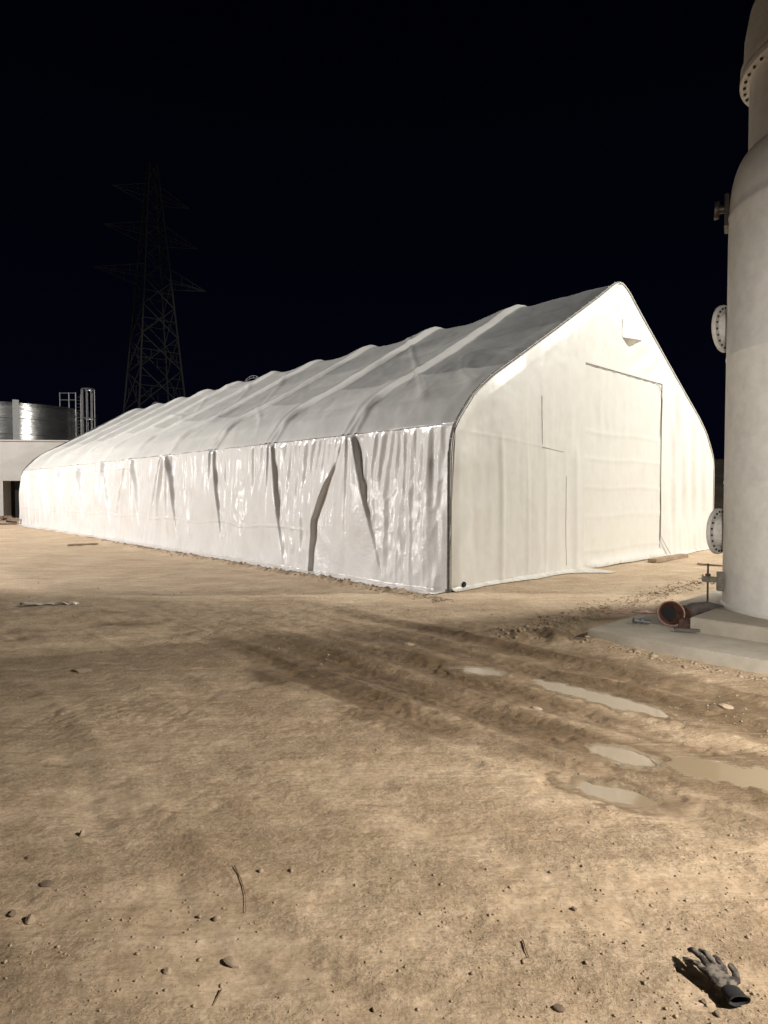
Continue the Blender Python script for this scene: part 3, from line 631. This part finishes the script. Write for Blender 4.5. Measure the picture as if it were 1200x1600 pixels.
# ------------------------------------------------------------------ white tank on its plinth
a2 = np.array([.68, -.733]); b2 = np.array([.733, .68])
def slab(name, c, la, lb, z0, z1, mt, label, cat):
    th = math.atan2(a2[1], a2[0]); mb = MB()
    ctr = np.array(c) + a2 * la / 2 + b2 * lb / 2
    mb.box((ctr[0], ctr[1], (z0 + z1) / 2), (la, lb, z1 - z0), Matrix.Rotation(th, 3, 'Z'), .012)
    return tag(mb.build(name, mt), label, cat)
slab('concrete_pad', (2.35, 7.0), 7.5, 6.5, -.25, .12, M['concrete'], 'low flat concrete pad with mud along its edge under the white tank', 'concrete pad')
slab('concrete_plinth', (3.50, 6.92), 3.6, 3.2, .10, .28, M['concrete2'], 'raised square concrete plinth right below the white tank', 'plinth')
TC = (5.31, 7.26); TR = 1.10
tank = empty('process_tank', (TC[0], TC[1], .28), 'tall off-white cylindrical tank with bolted flanges standing on a plinth at the right edge', 'tank')
mb = MB(); pr = [(TR + .02, 0), (TR + .02, .03), (TR, .05)]
for z in (1.55, 3.1): pr += [(TR, z - .025), (TR + .005, z - .012), (TR + .006, z), (TR + .005, z + .012), (TR, z + .025)]
pr += [(TR, 4.75)]
pr += [(TR + .012, 4.80), (TR + .012, 4.84), (TR, 4.86)]
for t in np.linspace(0, 1, 12)[1:]: pr.append((.90 + (TR - .90) * math.cos(t * math.pi / 2), 4.86 + .68 * math.sin(t * math.pi / 2)))
mb.lathe(pr, 128); mb.build('shell', M['tank'], tank, True)
mb = MB(); mb.lathe([(.90, 5.52), (.90, 6.44)], 96); mb.build('neck', M['tank'], tank, True)
def bolts(par, R_, z, n, M_=None, c=(0, 0, 0), r=.022, h=.02):
    for k in range(n):
        a = 2 * math.pi * (k + .5) / n; p = Vector((R_ * math.cos(a), R_ * math.sin(a), z)); q = p + Vector((0, 0, h))
        if M_: p = M_ @ p; q = M_ @ q
        mb = MB(); mb.tube([p + Vector(c), q + Vector(c)], r, 8); mb.build('bolt', M['hole'], par)
fl = MB(); fl.lathe([(.89, 6.44), (1.0, 6.44), (1.005, 6.45), (1.005, 6.51), (1.0, 6.52), (.89, 6.52)], 96); fl = fl.build('neck_flange', M['flange'], tank, True)
bolts(fl, .952, 6.42, 44, r=.018, h=.03)
mb = MB(); mb.lathe([(.89, 6.535), (1.0, 6.535), (1.0, 6.61), (.97, 6.63), (.96, 6.97), (.91, 7.27), (.65, 7.5), (.001, 7.6)], 96); mb.build('top_cover', M['flange'], tank, True)
def nozzle(name, ang, z, r, L_, neck, nb, mt=M['flange']):
    e = Vector((math.cos(R(ang)), math.sin(R(ang)), 0)); q = e.to_track_quat('Z', 'Y').to_matrix(); base = e * (TR - .1)
    c = Vector((0, 0, z))
    n = MB(); n.lathe([(neck, 0), (neck, L_ + .1 - .05)], 48, base + c, q); n.build(name, mt, tank, True)
    f = MB(); f.lathe([(neck, L_ + .05), (r - .005, L_ + .05), (r, L_ + .06), (r, L_ + .095), (r - .005, L_ + .10), (.001, L_ + .10)], 64, base + c, q); f = f.build('flange', mt, tank, True)
    bolts(f, r * .86, L_ + .035, nb, q, base + c, r=r * .045, h=.022)
nozzle('nozzle', 127, 3.62, .31, .16, .20, 20)
nozzle('nozzle', 128, .90, .31, .18, .20, 20)
nozzle('vent_nozzle', 152, 5.0, .11, .16, .05, 8, M['green'])  # dark material puts the shade on this nozzle into its colour
mb = MB(); e = Vector((math.cos(R(150)), math.sin(R(150)), 0)); mb.box(e * (TR + .02) + Vector((0, 0, 4.95)), (.05, .30, .4), Matrix.Rotation(R(150), 3, 'Z'), .01); mb.build('pad_plate', M['green'], tank)
mb = MB(); e = Vector((math.cos(R(158)), math.sin(R(158)), 0)); t = Vector((-e.y, e.x, 0))
mb.box(e * (TR + .03) + Vector((0, 0, .30)), (.08, .10, .24), Matrix.Rotation(R(158), 3, 'Z'), .006)
mb.box(e * (TR + .14) + Vector((0, 0, .32)), (.20, .07, .07), Matrix.Rotation(R(158), 3, 'Z'), .01)
an = mb.build('anchor_bracket', M['green'], tank)
mb = MB(); mb.tube([e * (TR + .17) + Vector((0, 0, 0)), e * (TR + .17) + Vector((0, 0, .52))], .012, 8); mb.tube([e * (TR + .17) + Vector((0, 0, .36)), e * (TR + .17) + Vector((0, 0, .39))], .03, 6); mb.build('anchor_rod', M['rust'], an)

# ------------------------------------------------------------------ fittings lying on the pad
def place(o, loc): o.location = loc; return o
pz = .12
f1 = empty('pipe_fitting', (3.42, 7.22, pz), 'short reddish-brown pipe socket lying open-ended on the pad beside the plinth', 'pipe fitting')
d = Vector((-.30, -.90, .18)).normalized(); q = d.to_track_quat('Z', 'Y').to_matrix()
mb = MB(); mb.lathe([(.075, -.34), (.080, -.16), (.125, -.03), (.138, .0), (.142, .01), (.142, .05), (.132, .055), (.128, .0), (.108, -.05), (.098, -.16), (.09, -.31), (.001, -.31)], 40, (0, 0, .145), q); mb.build('socket', M['redpipe'], f1, True)
mb = MB(); mb.lathe([(.143, .015), (.150, .02), (.150, .045), (.143, .052)], 40, (0, 0, .145), q); mb.build('rim', M['pink'], f1, True)
mb = MB(); mb.lathe([(.094, -.20), (.001, -.201)], 32, (0, 0, .145), q); mb.build('bore_shade', M['black'], f1)  # black disc painted in for the shade inside the socket
f2 = empty('rubber_sleeve', (3.80, 7.45, pz), 'black tapering pipe sleeve leaning on the plinth behind the red socket', 'pipe sleeve')
mb = MB(); mb.tube([(-.12, -.05, .10), (.0, .0, .15), (.20, .05, .17), (.42, .10, .13)], .10, 14, True, .05); mb.build('sleeve', M['blackpipe'], f2, True)
mb = MB(); mb.tube([(-.13, -.055, .10), (-.105, -.045, .11)], .105, 14); mb.build('collar', M['rust'], f2, True)
f3 = MB(); f3.tube([(-.10, 0, .05), (.08, -.02, .03)], .022, 8); f3.tube([(-.11, 0, .052), (-.07, 0, .047)], .036, 6); f3.tube([(-.03, 0, .045), (.0, 0, .04)], .034, 6)
tag(place(f3.build('steel_bolt', mat('zinc_bolt', (.16, .16, .17), .6, .6)), (3.10, 7.25, pz)), 'grey threaded steel bolt with nuts lying left of the red socket', 'bolt')
mb = MB(); mb.box((0, 0, .035), (.26, .05, .03), Matrix.Rotation(R(-20), 3, 'Z'), .004)
tag(place(mb.build('steel_offcut', M['blackpipe']), (3.42, 6.82, pz)), 'short flat black bar lying on the pad in front of the red socket', 'steel offcut')
mb = MB(); mb.box((0, 0, .06), (.12, .13, .12), Matrix.Rotation(R(-42), 3, 'Z'), .01)
tag(place(mb.build('rusty_block', M['rust']), (3.50, 7.02, pz)), 'dark rusty block against the plinth beneath the black sleeve', 'block')
def scrap(name, loc, lx, ly, mt, label, cat, amp=.03, rz=0, seed=0, th=.004):
    n = 24; a = np.linspace(-.5, .5, n); U, V_ = np.meshgrid(a, a, indexing='ij')
    x = U * lx * (1 + .3 * fbm(V_ * 3, U, seed, 2)); yv = V_ * ly * (1 + .4 * fbm(U * 3, V_, seed + 1, 2)); zz = amp * (np.abs(fbm(U * 4, V_ * 4, seed + 2, 3)) * 1.4) + .006
    c, s_ = math.cos(rz), math.sin(rz); X_ = x * c - yv * s_; Y_ = x * s_ + yv * c
    o = from_np(name, np.stack([X_.ravel(), Y_.ravel(), zz.ravel()], 1), gridF(n, n), mt)
    md = o.modifiers.new('thickness', 'SOLIDIFY'); md.thickness = th
    o.location = loc; return tag(o, label, cat)
scrap('plastic_film', (3.25, 7.95, pz), .75, .14, M['pink'], 'pale pink strip of film lying on the back of the concrete pad', 'plastic film', .05, .1, 11)

# ------------------------------------------------------------------ boards and scrap near the gable
def board(loc, L_, w, h, rz, label, tilt=0, mt='wood'):
    mb = MB(); mb.box((0, 0, h / 2), (L_, w, h), Matrix.Rotation(tilt, 3, 'Y'), .006)
    o = mb.build('board', M[mt]); o.location = (loc[0], loc[1], ghf(*loc) + .004); o.rotation_euler.z = rz; return tag(o, label, 'board')
board((7.25, 15.45), 1.9, .22, .09, R(42), 'short weathered board lying under the foot of the gable door')
board((7.75, 14.2), .75, .12, .03, R(-35), 'thin grey board lying on the ground between gable corner and tank', .03)
scrap('yellow_sheet', (6.62, 12.0, ghf(6.62, 12.0)), .55, .35, M['yellow'], 'crumpled yellowish sheet on the ground beside the white tank', 'sheet', .08, .3, 21)
scrap('plastic_strip', (-5.05, 9.12, ghf(-5.05, 9.12)), .78, .10, M['plastic'], 'long clear plastic strip lying on the dirt at the left', 'plastic strip', .05, R(6), 31)
mb = MB(); mb.tube([(-.45, -.1, .03), (0, 0, .05), (.4, .06, .04)], .035, 6, True, .02); mb.tube([(-.1, -.12, .03), (.25, -.02, .06), (.42, .1, .05)], .025, 6)
sk = mb.build('wooden_stake', M['wood'], None, True); sk.location = (-9.7, 19.6, ghf(-9.7, 19.6)); tag(sk, 'forked wooden stake lying on the ground along the long side curtain', 'stake')

# ------------------------------------------------------------------ far left: rendered wall, steel tank, scrap heap
bld = empty('rendered_building', (-29.0, 40.0, 0), 'plain pale rendered building with a dark doorway behind the far end of the tent', 'building')
bw = Vector((.94, .10, 0)).normalized(); 
th = math.atan2(bw.y, bw.x)
bld.rotation_euler.z = th
# wall pieces around the doorway (local x: along the wall)
DX0, DX1, DH = 3.75, 5.2, 2.5
mb = MB(); mb.box(((DX0 - 9) / 2, 2, 2.56), (DX0 + 9, 4, 5.12)); mb.box(((DX1 + 14) / 2, 2, 2.56), (14 - DX1, 4, 5.12)); mb.box(((DX0 + DX1) / 2, 2, (5.12 + DH) / 2), (DX1 - DX0 - .002, 3.99, 5.11 - DH)); mb.build('wall', M['render'], bld)
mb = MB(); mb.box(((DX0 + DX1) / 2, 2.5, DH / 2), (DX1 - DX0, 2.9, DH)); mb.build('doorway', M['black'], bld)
mb = MB(); mb.box((2.5, 2, 5.17), (23.2, 4.2, .09)); mb.build('roof_edge', M['render'], bld)
st = empty('steel_tank', (-34.3, 56, 0), 'round galvanised steel storage tank rising behind the pale rendered wall', 'steel tank')
mb = MB(); R_ = 7.3; TH = 8.85
pr = [(R_, 0)]
for k in range(1, 8): pr += [(R_, k * 1.3 - .02), (R_ + .025, k * 1.3), (R_, k * 1.3 + .02)]
pr += [(R_, TH - .05), (R_ + .06, TH - .04), (R_ + .06, TH)]
mb.lathe(pr, 128); 
ms = mat('stainless_tank_sheet', (.50, .50, .49), .24, .92, noise=(1.5, (.34, .34, .34), .3, .7), bump=[(.6, .25, .1, 3, (1, 1, 3))])
mb.build('shell', ms, st, True)
mb = MB(); mb.lathe([(R_ + .05, TH), (R_ * .6, TH + .55), (.5, TH + 1.0), (.001, TH + 1.0)], 96); mb.build('roof', M['galv'], st, True)
mb = MB(); bx_ = -.0
mb.box((4.2, -R_ + 1.28, 4.7), (.45, .16, 9.2), Matrix.Rotation(R(35), 3, 'Z')); mb.build('cover_strip', M['galv'], st)
# access ladder with its safety cage and landing frame
lad = MB(); lx, ly = 7.15, -1.7
for dx in (-.22, .22): lad.tube([(lx + dx, ly, 0), (lx + dx, ly, 10.4)], .04, 6)
for zz in np.arange(.3, 10.3, .3): lad.tube([(lx - .22, ly, zz), (lx + .22, ly, zz)], .016, 5)
lo = lad.build('ladder', M['galv'], st)
cg = MB(); cx_ = lx + .9
for k in range(9):
    a = 2 * math.pi * k / 9; cg.tube([(cx_ + .55 * math.cos(a), ly + .55 * math.sin(a), 3), (cx_ + .55 * math.cos(a), ly + .55 * math.sin(a), 10.9)], .028, 5)
for zz in (4, 6, 8.3, 10.88):
    cg.tube([(cx_ + .55 * math.cos(t), ly + .55 * math.sin(t), zz) for t in np.linspace(0, 2 * math.pi, 25)], .045, 5)
cg.build('safety_cage', M['galv'], lo, True)
rl = MB()
for x_ in (5.7, 6.5, 7.1): rl.tube([(x_, -2.0, TH - .1), (x_, -2.0, 10.55)], .05, 5)
for zz in (9.9, 10.5): rl.tube([(5.7, -2.0, zz), (7.1, -2.0, zz)], .045, 5)
rl.build('guard_rail', M['galv'], st)
# heap of dark scrap by the doorway
rr = np.random.default_rng(9)
hp = empty('scrap_heap', (-20.6, 32.6, 0), 'low heap of dark scrap timber and pipes at the far end of the tent', 'scrap heap')
for k in range(16):
    mb = MB(); a = rr.uniform(-.5, .5); x0 = rr.uniform(-1.5, .9); z0 = .06 + rr.uniform(0, .42) * (1 - abs(x0) / 2.2); L_ = rr.uniform(.5, 1.3)
    v = Vector((math.cos(a), math.sin(a), rr.uniform(-.12, .18))) * L_ / 2; c = Vector((x0, rr.uniform(-.5, .4), z0))
    if k % 2: mb.tube([c - v, c + v], rr.uniform(.04, .09), 7)
    else: mb.box(c, (L_, .16, .06), Matrix.Rotation(a, 3, 'Z'), .004)
    mb.build('scrap_piece', M['debris'] if k % 3 else M['wood'], hp)

# ------------------------------------------------------------------ pylon
py = empty('electricity_pylon', (-35.6, 95, 0), 'tall dim steel lattice power pylon in the dark behind the roof', 'pylon')
H = 52.0; rot = Matrix.Rotation(R(40), 3, 'Z')
def hw(z): return 4.9 * (1 - z / H) ** 1.0 * .84 + .6 if z < 34 else .6 + 4.9 * .84 * (1 - z / H)
def cn(k, z):
    h_ = hw(z); s_ = ((-1, -1), (1, -1), (1, 1), (-1, 1))[k]; return rot @ Vector((s_[0] * h_, s_[1] * h_, z))
for k in range(4):
    mb = MB(); mb.tube([cn(k, z) for z in (0, 16, 34, H)], .17, 4, True, .10); mb.build('leg', M['pylon'], py)
lv = [0, 7.5, 14.5, 20.5, 25.5, 30, 34, 37.5, 40.5, 43.5, 46.5, 49.5, 52]
for k in range(4):
    mb = MB()
    for i in range(len(lv) - 1):
        z0, z1 = lv[i], lv[i + 1]; k2 = (k + 1) % 4; w = .13 if i < 6 else .08
        bar(mb, cn(k, z0), cn(k2, z1), w); bar(mb, cn(k2, z0), cn(k, z1), w)
        zm = z0 + (z1 - z0) * hw(z0) / (hw(z0) + hw(z1)); bar(mb, cn(k, zm), cn(k2, zm), w * .8)
        if i < 4:
            X0 = (cn(k, zm) + cn(k2, zm)) / 2
            for kk in (k, k2):
                qm = cn(kk, zm).lerp(X0, .5); bar(mb, cn(kk, (z0 + zm) / 2), cn(kk, z0).lerp(X0, .5), w * .6); bar(mb, cn(kk, (z0 + zm) / 2), cn(kk, zm).lerp(X0, .0) , w * .6)
                bar(mb, cn(kk, (z1 + zm) / 2), cn(kk, z1).lerp(X0, .5), w * .6); bar(mb, qm, cn(kk, z0).lerp(X0, .5), w * .6)
    mb.build('lattice_face', M['pylon'], py)
for z, L_ in ((34, 8.5), (40.5, 7.2), (46.5, 5.8)):
    for sgn in (-1, 1):
        mb = MB(); tip = rot @ Vector((sgn * L_, 0, z + .6))
        for yy in (-1, 1):
            h_ = hw(z); bar(mb, rot @ Vector((sgn * h_, yy * h_, z)), tip, .10); bar(mb, rot @ Vector((sgn * h_, yy * h_, z + 2)), tip, .09)
            for t in (.3, .6):
                bar(mb, (rot @ Vector((sgn * h_, yy * h_, z))).lerp(tip, t), (rot @ Vector((sgn * h_, yy * h_, z + 2))).lerp(tip, t), .06)
        mb.build('cross_arm', M['pylon'], py)

# ------------------------------------------------------------------ hillside behind the tank
hx = np.linspace(-5, 90, 120); hy = np.linspace(0, 40, 50); HX, HY = np.meshgrid(hx, hy, indexing='ij')
HZ = 5.0 * sst(0, 14, HY + 3 * fbm(HX * .08, HY * .08, 81, 3)) + 1.1 * fbm(HX * .2, HY * .2, 82, 5) - .3
HZ = HZ * sst(-5, 4, HX) - .1
from_np('hill', np.stack([(HX + 10).ravel(), (HY + 38).ravel(), HZ.ravel()], 1), gridF(120, 50), M['hill'])['kind'] = 'structure'

# ------------------------------------------------------------------ stones, twigs, glove
def rock_mesh(seed, sub=2, ang=.5):
    bm = bmesh.new(); bmesh.ops.create_icosphere(bm, subdivisions=sub, radius=1); r = random.Random(seed)
    pl = [(Vector((r.uniform(-1, 1), r.uniform(-1, 1), r.uniform(-1, 1))).normalized(), r.uniform(.55, .85)) for _ in range(9)]
    for v in bm.verts:
        for n, dd_ in pl:
            k = v.co.dot(n)
            if k > dd_: v.co -= n * (k - dd_) * .9
        v.co *= 1 + r.uniform(-.04, .04)
    me = bpy.data.meshes.new('stone'); bm.to_mesh(me); bm.free(); return me
def gpt(px, py_):
    """ground point seen at a photo pixel, used to read positions off the photograph"""
    dx = (px - 600) / 951; dz = -(py_ - 800) / 951; t = R(-1.8)
    y = math.cos(t) - math.sin(t) * dz; z = math.sin(t) + math.cos(t) * dz; k = -1.7 / z
    return dx * k, y * k
def stone(px, py_, r, fl, label, mt='stone', seed=0, el=1.0, rz=0, group=None):
    x, y_ = gpt(px, py_); me = rock_mesh(seed); o = link('stone', me, M[mt], None, False); o.scale = (r * el, r, r * fl); o.rotation_euler = (.1, .15, rz)
    o.location = (x, y_, ghf(x, y_) + r * fl * .45); tag(o, label, 'stone', group)
stone(338, 1430, .017, .8, 'rounded pale stone beside a small dark one left of the bottom centre', seed=1)
stone(312, 1424, .011, .8, 'small angular stone just left of the rounded pale stone', seed=2)
stone(262, 1514, .016, .7, 'brown pebble half sunk in dirt below the pair of pale stones', seed=3)
stone(362, 1498, .024, .45, 'flat elongated buff chip casting a dark shadow near the bottom', seed=4, el=1.7, rz=R(-20))
stone(408, 1358, .014, .8, 'pale pebble at the top right of the reddish twig', seed=5)
stone(455, 1356, .013, .8, 'pale chip standing in a loose group right of the twig', seed=6)
stone(44, 1340, .013, .7, 'small black stone near the left edge of the foreground', 'darkstone', 7, 1.3)
stone(73, 1380, .020, .5, 'flat dark grey stone left of centre in the bottom left corner', 'darkstone', 8, 1.6, R(10))
stone(18, 1425, .018, .8, 'dark lump in a row of clods at the left edge', 'darkstone', 9)
stone(48, 1432, .024, .8, 'light clod at the right end of the row at the left edge', seed=10)
stone(895, 1418, .013, .8, 'dark brown pebble alone right of the bottom centre', 'darkstone', 11)
stone(872, 1573, .017, .6, 'black shiny stone near the bottom edge left of the glove', 'darkstone', 12, 1.5)
stone(1122, 1590, .014, .8, 'pale pebble touching the ground below the glove cuff', seed=13)
stone(1100, 1568, .012, .8, 'pale pebble in the shadow left of the glove cuff', seed=14)
stone(840, 1108, .035, .45, 'flat pale chip on wet mud between puddles', seed=15, el=1.4)
stone(1133, 1108, .045, .4, 'flat pale chip on dark mud in front of the pad', seed=16, el=1.5)
stone(640, 1008, .05, .4, 'flat pale flake on the dirt at the edge of the damp mud', seed=17, el=1.7)
stone(128, 1302, .022, .9, 'upright flake of earth casting a thin dark shadow at the left', seed=18, el=.6)
stone(130, 1046, .07, .3, 'flat clod cluster on the darker dirt at the left', seed=19, el=1.6)
def twig(pts, r, label):
    P_ = [gpt(*p) for p in pts]; mb = MB(); c = P_[0]; q = [(x - c[0], y - c[1], ghf(x, y) - ghf(*c) + .006) for x, y in P_]
    mb.tube(q, r, 6, True, r * .4); o = mb.build('twig', M['twig'], None, True); o.location = (c[0], c[1], ghf(*c)); tag(o, label, 'twig')
twig([(366, 1350), (376, 1372), (383, 1395), (384, 1422)], .0022, 'thin curved reddish-brown twig lying left of the bottom centre')
twig([(817, 1465), (821, 1478), (826, 1490)], .0028, 'short dark twig lying below the lone brown pebble')
twig([(346, 1540), (340, 1553), (334, 1566)], .0022, 'tiny dark twig near the bottom edge below the buff chip')

# loose grit strewn over the yard
def grit():
    rr = np.random.default_rng(21); base = []
    bm = bmesh.new(); bmesh.ops.create_icosphere(bm, subdivisions=1, radius=1); bm.verts.ensure_lookup_table()
    BV = np.array([v.co[:] for v in bm.verts]); BF = np.array([[v.index for v in f.verts] for f in bm.faces]); bm.free()
    n = 26000; yy = 1.55 + rr.random(n) ** 2.2 * 10; xx = (rr.random(n) - .5) * 2 * (yy * .72 + .3)
    dens = fbm(xx * .9, yy * .9, 88, 3); k = dens > rr.uniform(-.12, .55, n); xx = xx[k]; yy = yy[k]
    k = pud_mask(xx, yy, .05) < .05; xx = xx[k]; yy = yy[k]
    g_ = (xx - P0[0]) * B[0] + (yy - P0[1]) * B[1]; s_ = (xx - P0[0]) * A[0] + (yy - P0[1]) * A[1]
    k = ~((g_ > -.5) & (s_ > -.4)) ; k &= ~(((xx - 2.35) * .68 - (yy - 7.0) * .733 > -.02) & ((xx - 2.35) * .733 + (yy - 7.0) * .68 > -.02)); xx = xx[k]; yy = yy[k]
    n = len(xx); r = .0011 * (1 / (rr.random(n) * .95 + .05)) ** .62 * (1 + yy * .12); zz = gh(xx, yy)
    sc = r[:, None] * rr.uniform(.6, 1.4, (n, 3)) * np.array([1, 1, .7]); a = rr.random(n) * 6.28
    Vv = BV[None] * sc[:, None] * (1 + rr.uniform(-.25, .25, (n, len(BV), 1)))
    ca, sa = np.cos(a)[:, None], np.sin(a)[:, None]; xr = Vv[..., 0] * ca - Vv[..., 1] * sa; yr = Vv[..., 0] * sa + Vv[..., 1] * ca
    Vv = np.stack([xr + xx[:, None], yr + yy[:, None], Vv[..., 2] + (zz + r * .25)[:, None]], 2).reshape(-1, 3)
    F = (BF[None] + (np.arange(n) * len(BV))[:, None, None]).reshape(-1, 3)
    tag(from_np('grit', Vv, F, M['stone'], smooth=False), 'loose sandy grit and crumbs of earth strewn over the yard', 'grit', kind='stuff')
grit()
def clods():
    """broken mud along the berm and the tyre track"""
    rr = np.random.default_rng(22)
    bm = bmesh.new(); bmesh.ops.create_icosphere(bm, subdivisions=1, radius=1)
    BV = np.array([v.co[:] for v in bm.verts]); bm.verts.ensure_lookup_table(); BF = np.array([[v.index for v in f.verts] for f in bm.faces]); bm.free()
    n1 = 1700; s_ = rr.random(n1) ** 1.5 * 16 - .6; g_ = -.72 + rr.normal(0, .09, n1); x1 = P0[0] + A[0] * s_ + B[0] * g_; y1 = P0[1] + A[1] * s_ + B[1] * g_
    n2 = 900; l = rr.random(n2) * 6.5 - .5; d_ = -.15 + rr.normal(0, .15, n2); x2 = 1.9 + .714 * l + .70 * d_; y2 = 7.35 + .70 * l - .714 * d_
    n3 = 380; u_ = rr.random(n3) * 5; x3 = 2.30 + .68 * u_ - .733 * .12 + rr.normal(0, .07, n3); y3 = 6.95 - .733 * u_ - .68 * .14 + rr.normal(0, .08, n3)
    xx = np.concatenate([x1, x2, x3]); yy = np.concatenate([y1, y2, y3]); 
    inp = ((xx - 2.35) * .68 - (yy - 7.0) * .733 > -.02) & ((xx - 2.35) * .733 + (yy - 7.0) * .68 > -.02); xx = xx[~inp]; yy = yy[~inp]
    n = len(xx); r = .009 * (1 / (rr.random(n) * .9 + .1)) ** .6; zz = gh(xx, yy)
    Vv = BV[None] * (r[:, None] * rr.uniform(.6, 1.4, (n, 3)) * np.array([1, 1, .6]))[:, None] * (1 + rr.uniform(-.3, .3, (n, len(BV), 1)))
    Vv = (Vv + np.stack([xx, yy, zz + r * .15], 1)[:, None]).reshape(-1, 3); F = (BF[None] + (np.arange(n) * len(BV))[:, None, None]).reshape(-1, 3)
    tag(from_np('mud_clods', Vv, F, M['stone'], smooth=False), 'crumbled dry mud clods along the tent skirt and the tyre track', 'mud clods', kind='stuff')
clods()

def glove():
    gx0, gy0 = gpt(1150, 1572); gz0 = ghf(gx0, gy0)
    root = empty('work_glove', (gx0, gy0, gz0 + .005), 'dirty grey work glove with black cuff lying palm up on the ground', 'glove', rz=R(6))
    def skin(name, verts, edges, rad, mt, parent):
        me = bpy.data.meshes.new(name); me.from_pydata(verts, edges, []); o = link(name, me, mt, parent, False)
        md = o.modifiers.new('skin', 'SKIN'); md.use_smooth_shade = True
        for i, r_ in enumerate(rad): me.skin_vertices[0].data[i].radius = r_ if isinstance(r_, tuple) else (r_, r_)
        me.skin_vertices[0].data[0].use_root = True
        sb = o.modifiers.new('sub', 'SUBSURF'); sb.levels = 2; sb.render_levels = 2; return o
    # local: +y away from the cuff, +x to the right; palm as a flattened, wide hull
    V = []; E = []; Rd = []
    def add(p, r_, par=None):
        V.append(p); Rd.append(r_)
        if par is not None: E.append((par, len(V) - 1))
        return len(V) - 1
    o = add((0, .03, .030), (.034, .020)); m1 = add((-.002, .065, .036), (.040, .019), o); m2 = add((-.004, .10, .040), (.042, .017), m1)
    fing = [(-.034, .112, -.062, .176, .040, .024, .0115), (-.012, .122, -.027, .210, .046, .042, .0125), (.011, .120, .012, .206, .045, .036, .0125), (.033, .110, .048, .180, .040, .022, .0115)]
    for bx0, by0, tx, ty, z0, z1, rr_ in fing:
        a = add((bx0, by0, z0), rr_ * 1.1, m2); 
        b = add((bx0 + (tx - bx0) * .38, by0 + (ty - by0) * .42, (z0 + z1) / 2 + .014), rr_, a)
        c_ = add((bx0 + (tx - bx0) * .75, by0 + (ty - by0) * .76, z1 + .008), rr_ * .95, b)
        add((tx, ty, z1 - .008), rr_ * .8, c_)
    t1 = add((.046, .062, .030), .014, m1); t2 = add((.064, .095, .034), .0125, t1); add((.066, .130, .040), .010, t2)
    hnd = skin('glove_hand', V, E, Rd, M['glove'], root)
    tx = bpy.data.textures.new('crumple', 'CLOUDS'); tx.noise_scale = .022; tx.noise_depth = 3
    dm = hnd.modifiers.new('crumple', 'DISPLACE'); dm.texture = tx; dm.strength = .014; dm.mid_level = .5
    hnd.scale = (1.06, 1.03, .66)
    mb = MB(); n = 28; pr_ = [(.024, .045), (.030, .030), (.031, .010), (.030, -.012), (.033, -.022), (.036, -.028), (.033, -.031), (.027, -.022), (.025, .005), (.020, .020)]
    rings = []
    for r_, yv in pr_:
        rings.append([mb.b.verts.new((r_ * 1.15 * math.cos(2 * math.pi * k / n) * (1 + .02 * math.sin(k * 1.35)), yv + .002 * math.sin(k * .9) - .01, .030 + r_ * .78 * math.sin(2 * math.pi * k / n))) for k in range(n)])
    for i in range(len(rings) - 1):
        for k in range(n): mb.b.faces.new((rings[i][k], rings[i + 1][k], rings[i + 1][(k + 1) % n], rings[i][(k + 1) % n]))
    cf = mb.build('cuff', M['cuff'], root, True); cf.scale = (.98, .72, .62); cf.location = (0, .012, .004)
glove()
